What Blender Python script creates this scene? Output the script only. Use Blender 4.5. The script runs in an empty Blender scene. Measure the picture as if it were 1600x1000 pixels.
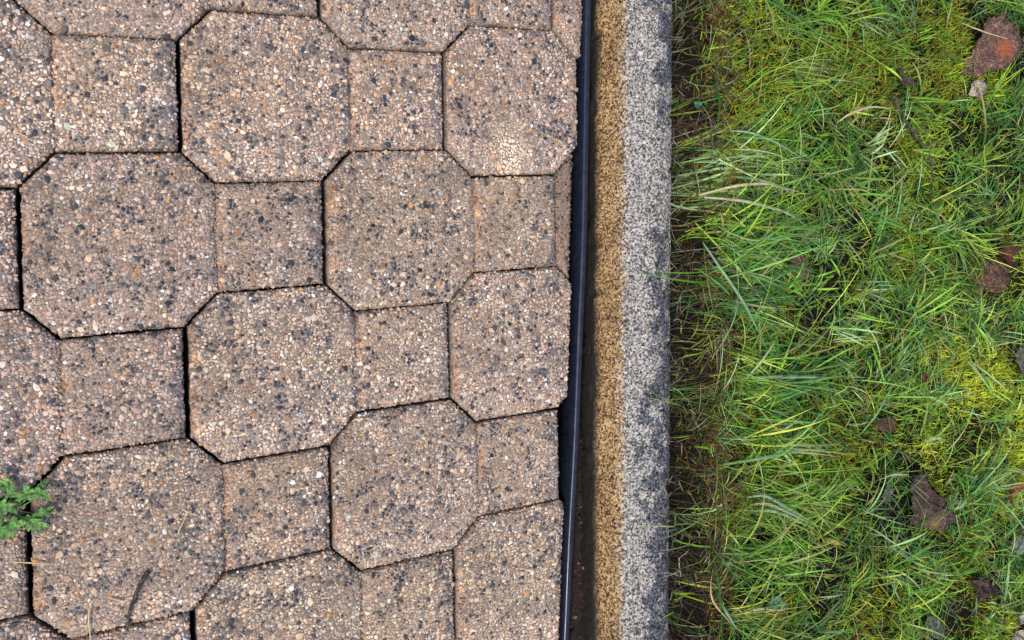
import bpy, math, random
import numpy as np
from mathutils import Matrix, Vector
from mathutils.geometry import tessellate_polygon

rng = np.random.default_rng(7)
random.seed(7)
scene = bpy.context.scene
C = scene.collection
RAD = math.radians

# ------------------------------------------------------------------ camera
F, PX, PY = 1320.0, 1600.0, 1000.0
CR = np.array([[0.89178744, 0.09740807, -0.44184481],
               [-0.0822163, 0.99517987, 0.05345562],
               [0.44492207, -0.01134421, 0.89549744]])
CT = np.array([0.04429703, -0.13668918, 0.82579049])
cam = bpy.data.cameras.new('camera')
cam.sensor_width = 36.0
cam.lens = F / PX * 36.0
cam.clip_start = 0.02
cam.clip_end = 500
camo = bpy.data.objects.new('camera', cam)
C.objects.link(camo)
M4 = Matrix([[*CR[0], CT[0]], [*CR[1], CT[1]], [*CR[2], CT[2]], [0, 0, 0, 1]])
camo.matrix_world = M4
scene.camera = camo

# ------------------------------------------------------------------ sky, sun, exposure
SUN_EL, SUN_AZ = RAD(52), RAD(205)      # azimuth: direction the light comes FROM, measured from +X anticlockwise
world = bpy.data.worlds.new('World')
scene.world = world
world.use_nodes = True
wn = world.node_tree
bg = wn.nodes['Background']
sky = wn.nodes.new('ShaderNodeTexSky')
sky.sky_type = 'NISHITA'
sky.sun_disc = False
sky.sun_elevation = SUN_EL
sky.sun_rotation = RAD(90) - SUN_AZ
sky.air_density = 1.0
sky.dust_density = 3.0
sky.ozone_density = 1.0
wn.links.new(sky.outputs[0], bg.inputs[0])
bg.inputs[1].default_value = 0.115
sun = bpy.data.lights.new('sun', 'SUN')
sun.energy = 1.5
sun.angle = RAD(10)
sun.color = (1.0, 0.95, 0.87)
suno = bpy.data.objects.new('sun', sun)
C.objects.link(suno)
sd = Vector((math.cos(SUN_EL) * math.cos(SUN_AZ), math.cos(SUN_EL) * math.sin(SUN_AZ), math.sin(SUN_EL)))
suno.rotation_euler = sd.to_track_quat('Z', 'Y').to_euler()
suno.location = sd * 5
vs = scene.view_settings
vs.view_transform = 'Standard'
vs.look = 'None'
vs.gamma = 1
vs.use_curve_mapping = False
vs.exposure = 1.0

# ------------------------------------------------------------------ helpers
def at(px, py, z=0.0):
    """point of the place that stands at height z under a spot of the photograph"""
    d = CR @ np.array([(px - PX / 2) / F, -(py - PY / 2) / F, -1.0])
    t = (z - CT[2]) / d[2]
    return CT + t * d

def lin(r, g, b):
    o = []
    for v in (r, g, b):
        v /= 255.0
        o.append(v / 12.92 if v <= 0.04045 else ((v + 0.055) / 1.055) ** 2.4)
    return np.array(o)

def tag(o, label=None, cat=None, group=None, kind=None):
    if label: o['label'] = label
    if cat: o['category'] = cat
    if group: o['group'] = group
    if kind: o['kind'] = kind
    return o

def empty(name, loc):
    o = bpy.data.objects.new(name, None)
    o.empty_display_size = 0.02
    o.location = loc
    C.objects.link(o)
    return o

def mesh_obj(name, verts, faces, mat, parent=None, smooth=True, col=None, loc=None):
    """faces: (n,3) or (n,4) integer array, or list of tuples"""
    me = bpy.data.meshes.new(name)
    if isinstance(faces, np.ndarray):
        k = faces.shape[1]
        me.vertices.add(len(verts))
        me.vertices.foreach_set('co', np.asarray(verts, dtype=np.float32).ravel())
        me.loops.add(faces.size)
        me.loops.foreach_set('vertex_index', faces.astype(np.int32).ravel())
        me.polygons.add(len(faces))
        me.polygons.foreach_set('loop_start', np.arange(0, faces.size, k, dtype=np.int32))
        me.polygons.foreach_set('loop_total', np.full(len(faces), k, dtype=np.int32))
        me.update(calc_edges=True)
    else:
        me.from_pydata([tuple(v) for v in verts], [], faces)
        me.update()
    me.polygons.foreach_set('use_smooth', np.full(len(me.polygons), bool(smooth)))
    if col is not None:
        a = me.color_attributes.new('col', 'FLOAT_COLOR', 'POINT')
        c4 = np.ones((len(verts), 4), dtype=np.float32)
        c4[:, :3] = col
        a.data.foreach_set('color', c4.ravel())
    me.materials.append(mat)
    o = bpy.data.objects.new(name, me)
    C.objects.link(o)
    if parent is not None: o.parent = parent
    if loc is not None: o.location = loc
    return o

class VNoise:
    """smooth 2-D value noise on numpy arrays"""
    def __init__(self, seed):
        self.t = np.random.default_rng(seed).random((256, 256))
    def __call__(self, x, y):
        xi = np.floor(x).astype(int); yi = np.floor(y).astype(int)
        fx = x - xi; fy = y - yi
        fx = fx * fx * (3 - 2 * fx); fy = fy * fy * (3 - 2 * fy)
        t = self.t
        a = t[xi % 256, yi % 256]; b = t[(xi + 1) % 256, yi % 256]
        c = t[xi % 256, (yi + 1) % 256]; d = t[(xi + 1) % 256, (yi + 1) % 256]
        return (a * (1 - fx) + b * fx) * (1 - fy) + (c * (1 - fx) + d * fx) * fy
n1, n2, n3 = VNoise(1), VNoise(2), VNoise(3)
def fbm(n, x, y):
    return (n(x, y) + 0.5 * n(x * 2.1 + 7, y * 2.1 + 3) + 0.25 * n(x * 4.3 + 1, y * 4.3 + 9)) / 1.75

# ------------------------------------------------------------------ material helpers
class Mat:
    def __init__(self, name, rough=0.8, spec=0.3):
        self.m = bpy.data.materials.new(name)
        self.m.use_nodes = True
        self.t = self.m.node_tree
        self.b = self.t.nodes['Principled BSDF']
        self.b.inputs['Roughness'].default_value = rough
        self.b.inputs['Specular IOR Level'].default_value = spec
        self.tc = self.t.nodes.new('ShaderNodeTexCoord')
    def n(self, kind, **kw):
        nd = self.t.nodes.new(kind)
        for k, v in kw.items():
            if k in nd.inputs.keys():
                nd.inputs[k].default_value = v
            else:
                setattr(nd, k, v)
        return nd
    def l(self, a, b): self.t.links.new(a, b)
    def noise(self, scale, detail=4, rough=0.6, coord='Object', dist=0.0):
        nd = self.n('ShaderNodeTexNoise', Scale=scale, Detail=detail, Roughness=rough, Distortion=dist)
        self.l(self.tc.outputs[coord], nd.inputs['Vector'])
        return nd.outputs['Fac']
    def voro(self, scale, feature='F1', out='Distance'):
        nd = self.n('ShaderNodeTexVoronoi', Scale=scale)
        nd.feature = feature
        self.l(self.tc.outputs['Object'], nd.inputs['Vector'])
        return nd.outputs[out]
    def ramp(self, fac, stops):
        nd = self.n('ShaderNodeValToRGB')
        e = nd.color_ramp.elements
        while len(e) < len(stops): e.new(0.5)
        for el, (p, c) in zip(e, stops):
            el.position = p
            el.color = (*c, 1) if len(c) == 3 else c
        self.l(fac, nd.inputs['Fac'])
        return nd.outputs['Color']
    def mix(self, fac, a, b, mode='MIX'):
        nd = self.n('ShaderNodeMix', data_type='RGBA', blend_type=mode)
        for s, v in ((nd.inputs[0], fac), (nd.inputs[6], a), (nd.inputs[7], b)):
            if hasattr(v, 'links') or isinstance(v, bpy.types.NodeSocket): self.l(v, s)
            elif isinstance(v, (int, float)): s.default_value = v
            else: s.default_value = (*v, 1)
        return nd.outputs[2]
    def math(self, op, a, b=0.0):
        nd = self.n('ShaderNodeMath', operation=op)
        for s, v in zip(nd.inputs, (a, b)):
            if isinstance(v, bpy.types.NodeSocket): self.l(v, s)
            else: s.default_value = v
        return nd.outputs[0]
    def attr(self, name='col'):
        nd = self.n('ShaderNodeAttribute', attribute_name=name)
        return nd.outputs['Color']
    def color(self, c):
        if isinstance(c, bpy.types.NodeSocket): self.l(c, self.b.inputs['Base Color'])
        else: self.b.inputs['Base Color'].default_value = (*c, 1)
    def bump(self, h, strength=0.5, dist=0.001):
        nd = self.n('ShaderNodeBump', Strength=strength, Distance=dist)
        self.l(h, nd.inputs['Height'])
        self.l(nd.outputs[0], self.b.inputs['Normal'])

def g3(v): return (v, v, v)

# mortar between the stones of the pavers
mm = Mat('mortar', 0.9, 0.2)
f1 = mm.noise(520, 4, 0.7)
cA = mm.ramp(f1, [(0.34, (0.05, 0.038, 0.033)), (0.48, (0.22, 0.170, 0.142)), (0.68, (0.46, 0.37, 0.31))])
cB = mm.mix(mm.math('MULTIPLY', mm.ramp(mm.noise(11, 5), [(0.44, g3(0)), (0.68, g3(1))]), 0.5), cA, (0.06, 0.06, 0.063))
mm.color(cB)
mm.bump(f1, 0.9, 0.0012)
# stones
ms = Mat('aggregate_stone', 0.62, 0.35)
st = ms.mix(1.0, ms.attr(), ms.ramp(ms.noise(700, 3), [(0.25, g3(0.55)), (0.55, g3(1.0)), (0.8, g3(1.3))]), 'MULTIPLY')
grime = ms.ramp(ms.noise(22, 7, 0.72, dist=0.6), [(0.44, g3(0)), (0.66, g3(1))])
st = ms.mix(ms.math('MULTIPLY', grime, 0.5), st, ms.mix(1.0, st, (0.42, 0.44, 0.49), 'MULTIPLY'))
st = ms.mix(ms.ramp(ms.noise(7, 5, 0.6), [(0.45, g3(0)), (0.7, g3(0.7))]), st, ms.mix(1.0, st, (0.92, 0.86, 0.66), 'MULTIPLY'))
st = ms.mix(ms.ramp(ms.noise(9, 6, 0.7, dist=0.8), [(0.48, g3(0)), (0.66, g3(0.75))]), st, ms.mix(1.0, st, (0.60, 0.57, 0.54), 'MULTIPLY'))
st = ms.mix(1.0, st, (1.0, 1.01, 1.035), 'MULTIPLY')
ms.color(st)
ms.bump(ms.noise(1500, 2), 0.35, 0.0006)
# soil
mg = Mat('soil', 0.95, 0.15)
s1 = mg.noise(60, 8, 0.7); s2 = mg.noise(420, 4, 0.7)
sc_ = mg.ramp(s1, [(0.3, (0.005, 0.004, 0.003)), (0.55, (0.012, 0.010, 0.008)), (0.8, (0.034, 0.027, 0.020))])
sc_ = mg.mix(0.6, sc_, mg.ramp(s2, [(0.3, g3(0.35)), (0.7, g3(1.5))]), 'MULTIPLY')
mg.color(sc_)
mg.bump(s2, 1.0, 0.004)
# jointing sand / grit under the pavers
mj = Mat('bedding_grit', 0.95, 0.1)
mj.color(mj.ramp(mj.noise(500, 4, 0.7), [(0.3, (0.005, 0.004, 0.003)), (0.6, (0.016, 0.012, 0.009)), (0.85, (0.06, 0.044, 0.032))]))
mj.bump(mj.noise(600, 3), 1.0, 0.002)
# foliage made of thin blades: diffuse + light shining through
def blade_mat(name, trans=0.3, rough=0.5, spec=0.35):
    m = Mat(name, rough, spec)
    c = m.mix(1.0, m.attr(), m.ramp(m.noise(160, 3), [(0.25, g3(0.75)), (0.75, g3(1.2))]), 'MULTIPLY')
    m.color(c)
    tr = m.n('ShaderNodeBsdfTranslucent')
    m.l(c, tr.inputs['Color'])
    mx = m.n('ShaderNodeMixShader')
    mx.inputs[0].default_value = trans
    m.l(m.b.outputs[0], mx.inputs[1]); m.l(tr.outputs[0], mx.inputs[2])
    m.l(mx.outputs[0], m.t.nodes['Material Output'].inputs['Surface'])
    return m.m
MGRASS = blade_mat('grass_blade', 0.40, 0.45, 0.4)
MMOSS = blade_mat('moss', 0.35, 0.7, 0.2)
MDRY = blade_mat('dry_grass', 0.2, 0.7, 0.2)

# ------------------------------------------------------------------ the lie of the ground
# kerb frame: u across (to the lawn), v along; origin on the lawn-side top edge of the kerb
KO = np.array([0.6417, -0.2003]); KV = np.array([0.0962, 0.99536]); KU = np.array([0.99536, -0.0962])
def to_kerb(x, y):
    return (x - KO[0]) * KU[0] + (y - KO[1]) * KU[1], (x - KO[0]) * KV[0] + (y - KO[1]) * KV[1]
def from_kerb(u, v):
    return KO[0] + u * KU[0] + v * KV[0], KO[1] + u * KU[1] + v * KV[1]
KERB_TOP = 0.030
def sstep(a, b, x):
    t = np.clip((x - a) / (b - a), 0, 1)
    return t * t * (3 - 2 * t)
def ground_h(x, y):
    u, v = to_kerb(x, y)
    edge = 0.042 + 0.022 * (fbm(n1, v * 14 + 5, v * 0 + 2.3) - 0.5) * 2 + 0.008 * (n2(v * 60, u * 60) - .5)
    lawn = -0.042 + (0.068 + 0.014 * fbm(n2, x * 9, y * 9)) * sstep(edge - 0.012, edge + 0.024, u) \
        + 0.016 * (fbm(n3, x * 26, y * 26) - 0.5)
    lawn = lawn + 0.010 * (n1(x * 90, y * 90) - 0.5)
    low = -0.060 + 0 * x
    return np.where(u > -0.03, lawn, low)

def axis(lo, hi, step, far):
    a = list(np.arange(lo, hi + step / 2, step))
    s = step; x = lo; left = []
    while x > -far:
        s *= 1.5; x -= s; left.append(x)
    s = step; x = hi; right = []
    while x < far:
        s *= 1.5; x += s; right.append(x)
    return np.array(left[::-1] + a + right)
gx = axis(0.60, 1.45, 0.006, 60.0); gy = axis(-0.95, 0.40, 0.006, 60.0)
X, Y = np.meshgrid(gx, gy, indexing='ij')
Z = ground_h(X, Y)
nx, ny = X.shape
ii = np.arange(nx * ny).reshape(nx, ny)
gf = np.stack([ii[:-1, :-1].ravel(), ii[1:, :-1].ravel(), ii[1:, 1:].ravel(), ii[:-1, 1:].ravel()], 1)
tag(mesh_obj('ground', np.stack([X.ravel(), Y.ravel(), Z.ravel()], 1), gf, mg.m), kind='structure')

# ------------------------------------------------------------------ paving
W = 0.16; CC = 0.18136 * W; S = W - 2 * CC; P = W + S; SH = -0.07207
EDGE_A = np.array([0.5762, 0.1647]); EDGE_B = np.array([0.4808, -0.549])     # line along which the paving is cut
en = (EDGE_A - EDGE_B) / np.linalg.norm(EDGE_A - EDGE_B)
def shear(pts):  # lattice (y down) to world
    p = np.asarray(pts, float)
    return np.stack([p[:, 0] + SH * p[:, 1], -p[:, 1]], 1)
def strip_x(y):
    ya = np.array([-0.549, -0.2655, -0.0503, 0.1647]); xa = np.array([0.4802, 0.5222, 0.5512, 0.5750])
    sl0 = (xa[1] - xa[0]) / (ya[1] - ya[0]); sl1 = (xa[3] - xa[2]) / (ya[3] - ya[2])
    y = np.asarray(y, float)
    r = np.interp(y, ya, xa)
    r = np.where(y < ya[0], xa[0] + sl0 * (y - ya[0]), r)
    return np.where(y > ya[3], xa[3] + sl1 * (y - ya[3]), r)
def area(p):
    return 0.5 * np.sum(p[:, 0] * np.roll(p[:, 1], -1) - p[:, 1] * np.roll(p[:, 0], -1))
def clip(poly, flags, p0, nrm):
    """keep the side where (p-p0).nrm <= 0; flags: kind of the edge that starts at each point"""
    out = []; fl = []
    n = len(poly)
    for i in range(n):
        a, b = poly[i], poly[(i + 1) % n]
        da, db = np.dot(a - p0, nrm), np.dot(b - p0, nrm)
        if da <= 0:
            out.append(a); fl.append(flags[i])
        if (da <= 0) != (db <= 0):
            t = da / (da - db)
            out.append(a + t * (b - a))
            fl.append('cut' if da <= 0 else flags[i])
    return (np.array(out), fl) if len(out) >= 3 else (None, None)
def offset_poly(poly, ds):
    """move each edge inwards by its own distance (poly anticlockwise)"""
    n = len(poly); L = []
    for i in range(n):
        a, b = poly[i], poly[(i + 1) % n]
        t = (b - a) / np.linalg.norm(b - a); nr = np.array([-t[1], t[0]])
        L.append((a + nr * ds[i], t))
    out = []
    for i in range(n):
        (p, t), (q, s) = L[i - 1], L[i]
        den = t[0] * s[1] - t[1] * s[0]
        if abs(den) < 1e-6: out.append(q); continue
        k = ((q[0] - p[0]) * s[1] - (q[1] - p[1]) * s[0]) / den
        out.append(p + t * k)
    return np.array(out)
def edge_dist(poly, pts):
    """distance inside a convex anticlockwise polygon"""
    d = np.full(len(pts), 9.0); which = np.zeros(len(pts), int)
    for i in range(len(poly)):
        a, b = poly[i], poly[(i + 1) % len(poly)]
        t = (b - a) / np.linalg.norm(b - a)
        e = -(pts[:, 0] - a[0]) * t[1] + (pts[:, 1] - a[1]) * t[0]
        m = e < d
        d[m] = e[m]; which[m] = i
    return d, which
BEV = ((0.0, -0.0055), (0.0015, -0.0026), (0.0045, -0.0009), (0.0085, 0.0))
def bevel_scale(poly):
    inr = edge_dist(poly, poly.mean(0)[None])[0][0]
    return min(1.0, 0.6 * inr / 0.0085)
def bevel_z(d, k):
    return np.interp(d / k, [b[0] for b in BEV], [b[1] for b in BEV])
def patch_mesh(poly, r):
    n = len(poly)
    ei = []; fr = []
    for i in range(n):
        a, b = poly[i], poly[(i + 1) % n]
        q = max(1, int(np.linalg.norm(b - a) / 0.0045))
        ei += [i] * q; fr += [j / q for j in range(q)]
    ei = np.array(ei); fr = np.array(fr)[:, None]; m = len(ei)
    jit = (r.random(m) - 0.35) * 0.0016
    k = bevel_scale(poly)
    rings = []
    for off, z, amp in ((0.0, -0.05, 0.3), (0.0, BEV[0][1], 1.0), (BEV[1][0], BEV[1][1], 0.8), (BEV[2][0], BEV[2][1], 0.4), (BEV[3][0], BEV[3][1], 0.0)):
        o_ = offset_poly(poly, [off * k] * n)
        q = o_[ei] * (1 - fr) + o_[(ei + 1) % n] * fr
        t = np.roll(q, -1, 0) - np.roll(q, 1, 0); t /= np.linalg.norm(t, axis=1)[:, None] + 1e-12
        q = q + np.stack([-t[:, 1], t[:, 0]], 1) * (jit * amp)[:, None]
        rings.append(np.c_[q, np.full(m, z) + (r.random(m) - .5) * 0.0006 * (amp > 0.3)])
    V = np.concatenate(rings); F_ = []
    for q in range(4):
        for j in range(m):
            j2 = (j + 1) % m
            F_.append((q * m + j, q * m + j2, (q + 1) * m + j2, (q + 1) * m + j))
    F_.append(tuple(range(4 * m, 5 * m)))
    return V, F_

PAL = [((208, 178, 154), 26), ((220, 192, 166), 15), ((188, 160, 138), 20), ((166, 144, 124), 11), ((184, 174, 164), 7),
       ((122, 114, 108), 7), ((66, 64, 68), 6), ((176, 134, 100), 7), ((230, 212, 192), 5), ((248, 244, 236), 1.6), ((206, 152, 92), 1.0), ((176, 182, 160), 1.2)]
DARKP = np.array([lin(44, 44, 50), lin(70, 70, 78), lin(92, 88, 88), lin(58, 62, 74), lin(112, 106, 102)])
PC = np.array([lin(*c) for c, w in PAL]); PW = np.array([w for c, w in PAL], float); PW /= PW.sum()

def pebble_mesh(P0, R, Hh, colors, r):
    N = len(R); a = np.arange(5) * math.pi / 2.5
    rot = r.random(N) * 6.28; asp = 0.62 + 0.38 * r.random(N)
    j1 = 0.55 + 0.85 * r.random((N, 5)); j2 = j1 * (0.58 + 0.34 * r.random((N, 5)))
    def ring(j, zf):
        x = np.cos(a)[None] * j * R[:, None]; y = np.sin(a)[None] * j * (R * asp)[:, None]
        c, s = np.cos(rot)[:, None], np.sin(rot)[:, None]
        z = np.broadcast_to((zf * Hh)[:, None], x.shape) + (r.random(x.shape) - .5) * (0.35 * Hh)[:, None] * (zf > 0)
        return np.stack([P0[:, 0, None] + x * c - y * s, P0[:, 1, None] + x * s + y * c, P0[:, 2, None] + z], 2)
    r0 = ring(j1, -0.9); r1 = ring(j2, 0.72)
    top = np.stack([P0[:, 0] + (r.random(N) - .5) * R * .5, P0[:, 1] + (r.random(N) - .5) * R * .5, P0[:, 2] + Hh], 1)[:, None]
    V = np.concatenate([r0, r1, top], 1).reshape(-1, 3)
    f = []
    for k in range(5):
        k2 = (k + 1) % 5
        f += [(k, k2, 5 + k2), (k, 5 + k2, 5 + k), (5 + k, 5 + k2, 10)]
    f = np.array(f)
    Fc = (f[None] + (np.arange(N) * 11)[:, None, None]).reshape(-1, 3)
    return V, Fc, np.repeat(colors, 11, axis=0)

def scatter(poly, r, dense=1.0):
    """stones of three sizes over a convex patch, the bigger ones first"""
    lo = poly.min(0); hi = poly.max(0); res = 0.0006
    gw = ((hi - lo) / res).astype(int) + 2
    occ = np.zeros(gw, bool)
    ar = abs(area(poly))
    outp = []; outr = []
    for n, ra, rb in ((700, 0.0033, 0.0046), (13000, 0.0021, 0.0031), (150000, 0.0012, 0.0021)):
        n = int(n * ar * dense * 7)
        q = lo + r.random((n, 2)) * (hi - lo)
        d, _ = edge_dist(poly, q)
        rr = ra + (rb - ra) * r.random(n) ** 1.6
        ok = d > rr * 0.55
        for (x, y), rad in zip(q[ok], rr[ok]):
            i, j = int((x - lo[0]) / res), int((y - lo[1]) / res)
            k = max(1, int(rad * 0.64 / res))
            a, b, c, e = max(0, i - k), i + k + 1, max(0, j - k), j + k + 1
            if occ[a:b, c:e].any(): continue
            k = max(1, int(rad * 0.62 / res))
            occ[max(0, i - k):i + k + 1, max(0, j - k):j + k + 1] = True
            outp.append((x, y)); outr.append(rad)
    return np.array(outp).reshape(-1, 2), np.array(outr)

bx0 = -0.75
pv = [(-0.75, 0.55), (-0.75, -0.95)]
for y in np.linspace(-0.95, 0.55, 16): pv.append((float(strip_x(y)) + 0.001, float(y)))
pvn = len(pv)
pverts = [(x, y, -0.036) for x, y in pv] + [(x, y, -0.09) for x, y in pv]
pfaces = [tuple(range(pvn)), tuple(reversed(range(pvn, 2 * pvn)))] + [((i + 1) % pvn, i, pvn + i, pvn + (i + 1) % pvn) for i in range(pvn)]
pavement = mesh_obj('pavement', pverts, pfaces, mj.m, smooth=False)
tag(pavement, kind='structure')

def lat_oct(x0, y0):
    p = [(x0, y0 + CC), (x0, y0 + W - CC), (x0 + CC, y0 + W), (x0 + W - CC, y0 + W), (x0 + W, y0 + W - CC), (x0 + W, y0 + CC), (x0 + W - CC, y0), (x0 + CC, y0)]
    return p, ['v', 'd', 'h', 'd', 'g', 'd', 'h', 'd']
def lat_sq(x0, y0):
    p = [(x0 + W, y0 + CC), (x0 + W, y0 + W - CC), (x0 + P, y0 + W - CC), (x0 + P, y0 + CC)]
    return p, ['g', 'h', 'v', 'h']
GAP = {'v': 0.0021, 'h': 0.0007, 'd': 0.0011, 'g': -0.0010, 'cut': 0.0012}
cut_n = np.array([en[1], -en[0]])
full_meshes = []
n_stones = 0
for k in range(-3, 6):
    for n in range(-3, 4):
        x0 = n * P + (W - CC) * (k % 2); y0 = k * (W - CC)
        r = np.random.default_rng(1000 + k * 37 + n)
        patches = []
        cut = False; width = 0
        ctr = shear([(x0 + W / 2, y0 + W / 2)])[0]
        if ctr[0] < -0.62 or ctr[0] > 0.75: continue
        for maker in (lat_oct, lat_sq):
            p, fl = maker(x0, y0)
            w = shear(p)
            if area(w) < 0:
                raise RuntimeError('orientation')
            q, f2 = clip(w, fl, EDGE_A, cut_n)
            if q is None or area(q) < 0.00012: cut = True; continue
            if 'cut' in f2: cut = True
            keep_ = [i_ for i_ in range(len(q)) if np.linalg.norm(q[(i_ + 1) % len(q)] - q[i_]) > 0.006]
            if len(keep_) < 3: continue
            q = q[keep_]; f2 = [f2[i_] for i_ in keep_]
            q = offset_poly(q, [GAP[e] for e in f2])
            if area(q) < 0.0001 or np.ptp(q[:, 0]) < 0.021: continue
            patches.append((q, f2))
        if not patches: continue
        base = shear([(x0, y0)])[0]
        allp = np.concatenate([q for q, _ in patches])
        inview = allp[:, 0].max() > -0.07 and allp[:, 1].max() > -0.62 and allp[:, 1].min() < 0.20
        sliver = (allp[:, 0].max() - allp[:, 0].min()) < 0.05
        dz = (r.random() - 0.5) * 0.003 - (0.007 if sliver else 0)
        tilt = ((r.random() - .5) * 0.010, (r.random() - .5) * 0.010)
        loc = np.array([base[0] + (r.random() - .5) * 0.0012, base[1] + (r.random() - .5) * 0.0012, dz])
        if not inview and not cut and full_meshes:
            src = full_meshes[(k * 5 + n * 3) % len(full_meshes)]
            o = src.copy(); C.objects.link(o); o.parent = pavement; o.location = loc; o.rotation_euler = (tilt[0], tilt[1], 0)
            ag = src.children[0].copy(); C.objects.link(ag); ag.parent = o
            continue
        V = []; Fc = []; off = 0
        pb = []
        tone = (0.84 + 0.28 * r.random()) * np.array([1, 0.97 + 0.05 * r.random(), 0.95 + 0.1 * r.random()])
        for q, f2 in patches:
            ql = q - base
            v, f = patch_mesh(ql, r)
            V.append(v); Fc += [tuple(i + off for i in t) for t in f]; off += len(v)
            sp, sr = scatter(ql, r, 1.0 if inview else 0.6)
            d, wh = edge_dist(ql, sp)
            h = sr * (0.20 + 0.24 * r.random(len(sr)))
            z = bevel_z(np.maximum(d, 0.0006), bevel_scale(ql)) - h * 0.25
            ci = r.choice(len(PC), len(sr), p=PW)
            col = PC[ci] * (0.70 + 0.46 * r.random((len(sr), 1)))
            wx = sp[:, 0] + base[0]; wy = sp[:, 1] + base[1]
            # clusters of dark grains, uneven from paver to paver
            df = fbm(n2, wx * 100 + k * 3.1, wy * 100 + n * 5.7) + 0.22 * (fbm(n3, wx * 14, wy * 14) - 0.5)
            dk = r.random(len(sr)) < np.clip((df - 0.57) * 8, 0, 0.66)
            col[dk] = DARKP[r.integers(0, 5, dk.sum())] * (0.7 + 0.5 * r.random((dk.sum(), 1)))
            col = col * (1.0 + 0.5 * (fbm(n1, wx * 30 + 11, wy * 30)[:, None] - 0.5)) * tone
            gray = col.mean(1, keepdims=True)
            ft = np.array(f2)[wh]
            # side light painted into the rims, with soil: warm brown left, blue grey right
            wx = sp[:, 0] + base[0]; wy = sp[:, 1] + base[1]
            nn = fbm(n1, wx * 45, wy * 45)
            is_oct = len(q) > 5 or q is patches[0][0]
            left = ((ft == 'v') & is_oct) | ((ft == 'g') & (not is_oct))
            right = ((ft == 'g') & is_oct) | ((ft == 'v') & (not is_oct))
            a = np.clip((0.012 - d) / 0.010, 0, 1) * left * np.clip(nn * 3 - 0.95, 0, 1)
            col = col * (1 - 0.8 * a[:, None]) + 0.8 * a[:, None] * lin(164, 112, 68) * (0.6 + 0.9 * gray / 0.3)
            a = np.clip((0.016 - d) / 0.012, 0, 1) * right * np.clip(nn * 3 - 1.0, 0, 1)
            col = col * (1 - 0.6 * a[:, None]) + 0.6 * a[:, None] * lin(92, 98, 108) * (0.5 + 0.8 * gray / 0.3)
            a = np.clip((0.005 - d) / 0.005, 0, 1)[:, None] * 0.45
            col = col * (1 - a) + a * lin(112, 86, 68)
            # sun fleck on one paver, painted pale into the stone colours
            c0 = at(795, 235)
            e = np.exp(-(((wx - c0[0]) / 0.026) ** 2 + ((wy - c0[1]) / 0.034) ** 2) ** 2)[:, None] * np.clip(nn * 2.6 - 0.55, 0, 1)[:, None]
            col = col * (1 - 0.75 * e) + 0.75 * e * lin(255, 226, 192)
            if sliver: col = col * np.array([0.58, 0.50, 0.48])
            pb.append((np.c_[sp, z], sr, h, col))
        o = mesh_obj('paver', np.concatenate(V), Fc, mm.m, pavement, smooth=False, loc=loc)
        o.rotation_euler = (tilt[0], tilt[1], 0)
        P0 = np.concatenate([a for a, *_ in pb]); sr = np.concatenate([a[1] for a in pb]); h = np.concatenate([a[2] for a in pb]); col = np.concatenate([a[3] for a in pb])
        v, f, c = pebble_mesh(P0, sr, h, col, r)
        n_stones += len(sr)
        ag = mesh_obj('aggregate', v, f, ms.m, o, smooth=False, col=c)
        ag['kind'] = 'stuff'
        if not cut and inview: full_meshes.append(o)
print('stones', n_stones)

# ------------------------------------------------------------------ kerb
mk = Mat('kerb_concrete', 0.85, 0.25)
sep = mk.n('ShaderNodeSeparateColor'); mk.l(mk.attr('zone'), sep.inputs[0])
k1 = mk.noise(520, 3, 0.6); k2 = mk.noise(30, 9, 0.8); k3 = mk.noise(260, 5, 0.8)
gr = mk.n('ShaderNodeTexVoronoi', Scale=560); mk.l(mk.tc.outputs['Object'], gr.inputs['Vector'])
grs = mk.n('ShaderNodeSeparateColor'); mk.l(gr.outputs['Color'], grs.inputs[0])
grain = mk.math('ADD', mk.math('MULTIPLY', grs.outputs[0], 0.62), mk.math('MULTIPLY', mk.noise(230, 4, 0.7), 0.5))
grey = mk.ramp(grain, [(0.28, (0.04, 0.037, 0.034)), (0.42, (0.11, 0.103, 0.094)), (0.58, (0.23, 0.215, 0.195)), (0.84, (0.46, 0.43, 0.39))])
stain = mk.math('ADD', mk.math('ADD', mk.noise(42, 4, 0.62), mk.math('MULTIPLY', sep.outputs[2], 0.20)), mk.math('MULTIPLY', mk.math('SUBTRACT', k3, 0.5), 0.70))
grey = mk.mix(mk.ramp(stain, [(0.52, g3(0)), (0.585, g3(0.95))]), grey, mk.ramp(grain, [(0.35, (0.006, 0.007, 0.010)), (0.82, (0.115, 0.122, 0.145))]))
rust = mk.ramp(grain, [(0.26, (0.012, 0.006, 0.002)), (0.40, (0.10, 0.056, 0.022)), (0.58, (0.21, 0.128, 0.056)), (0.80, (0.40, 0.275, 0.14))])
rust = mk.mix(mk.ramp(mk.noise(16, 6, 0.7), [(0.45, g3(0)), (0.7, g3(0.7))]), rust, mk.mix(1.0, rust, (0.42, 0.36, 0.30), 'MULTIPLY'))
rust = mk.mix(sep.outputs[1], rust, (0.012, 0.010, 0.008))  # foot of the face darkened: gap shade painted in with dirt
wob = mk.math('ADD', sep.outputs[0], mk.math('MULTIPLY', mk.math('SUBTRACT', mk.noise(160, 6, 0.85), 0.5), 1.3))
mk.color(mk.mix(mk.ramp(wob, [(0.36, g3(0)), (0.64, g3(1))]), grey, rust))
mk.bump(k1, 0.6, 0.0012)
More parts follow.
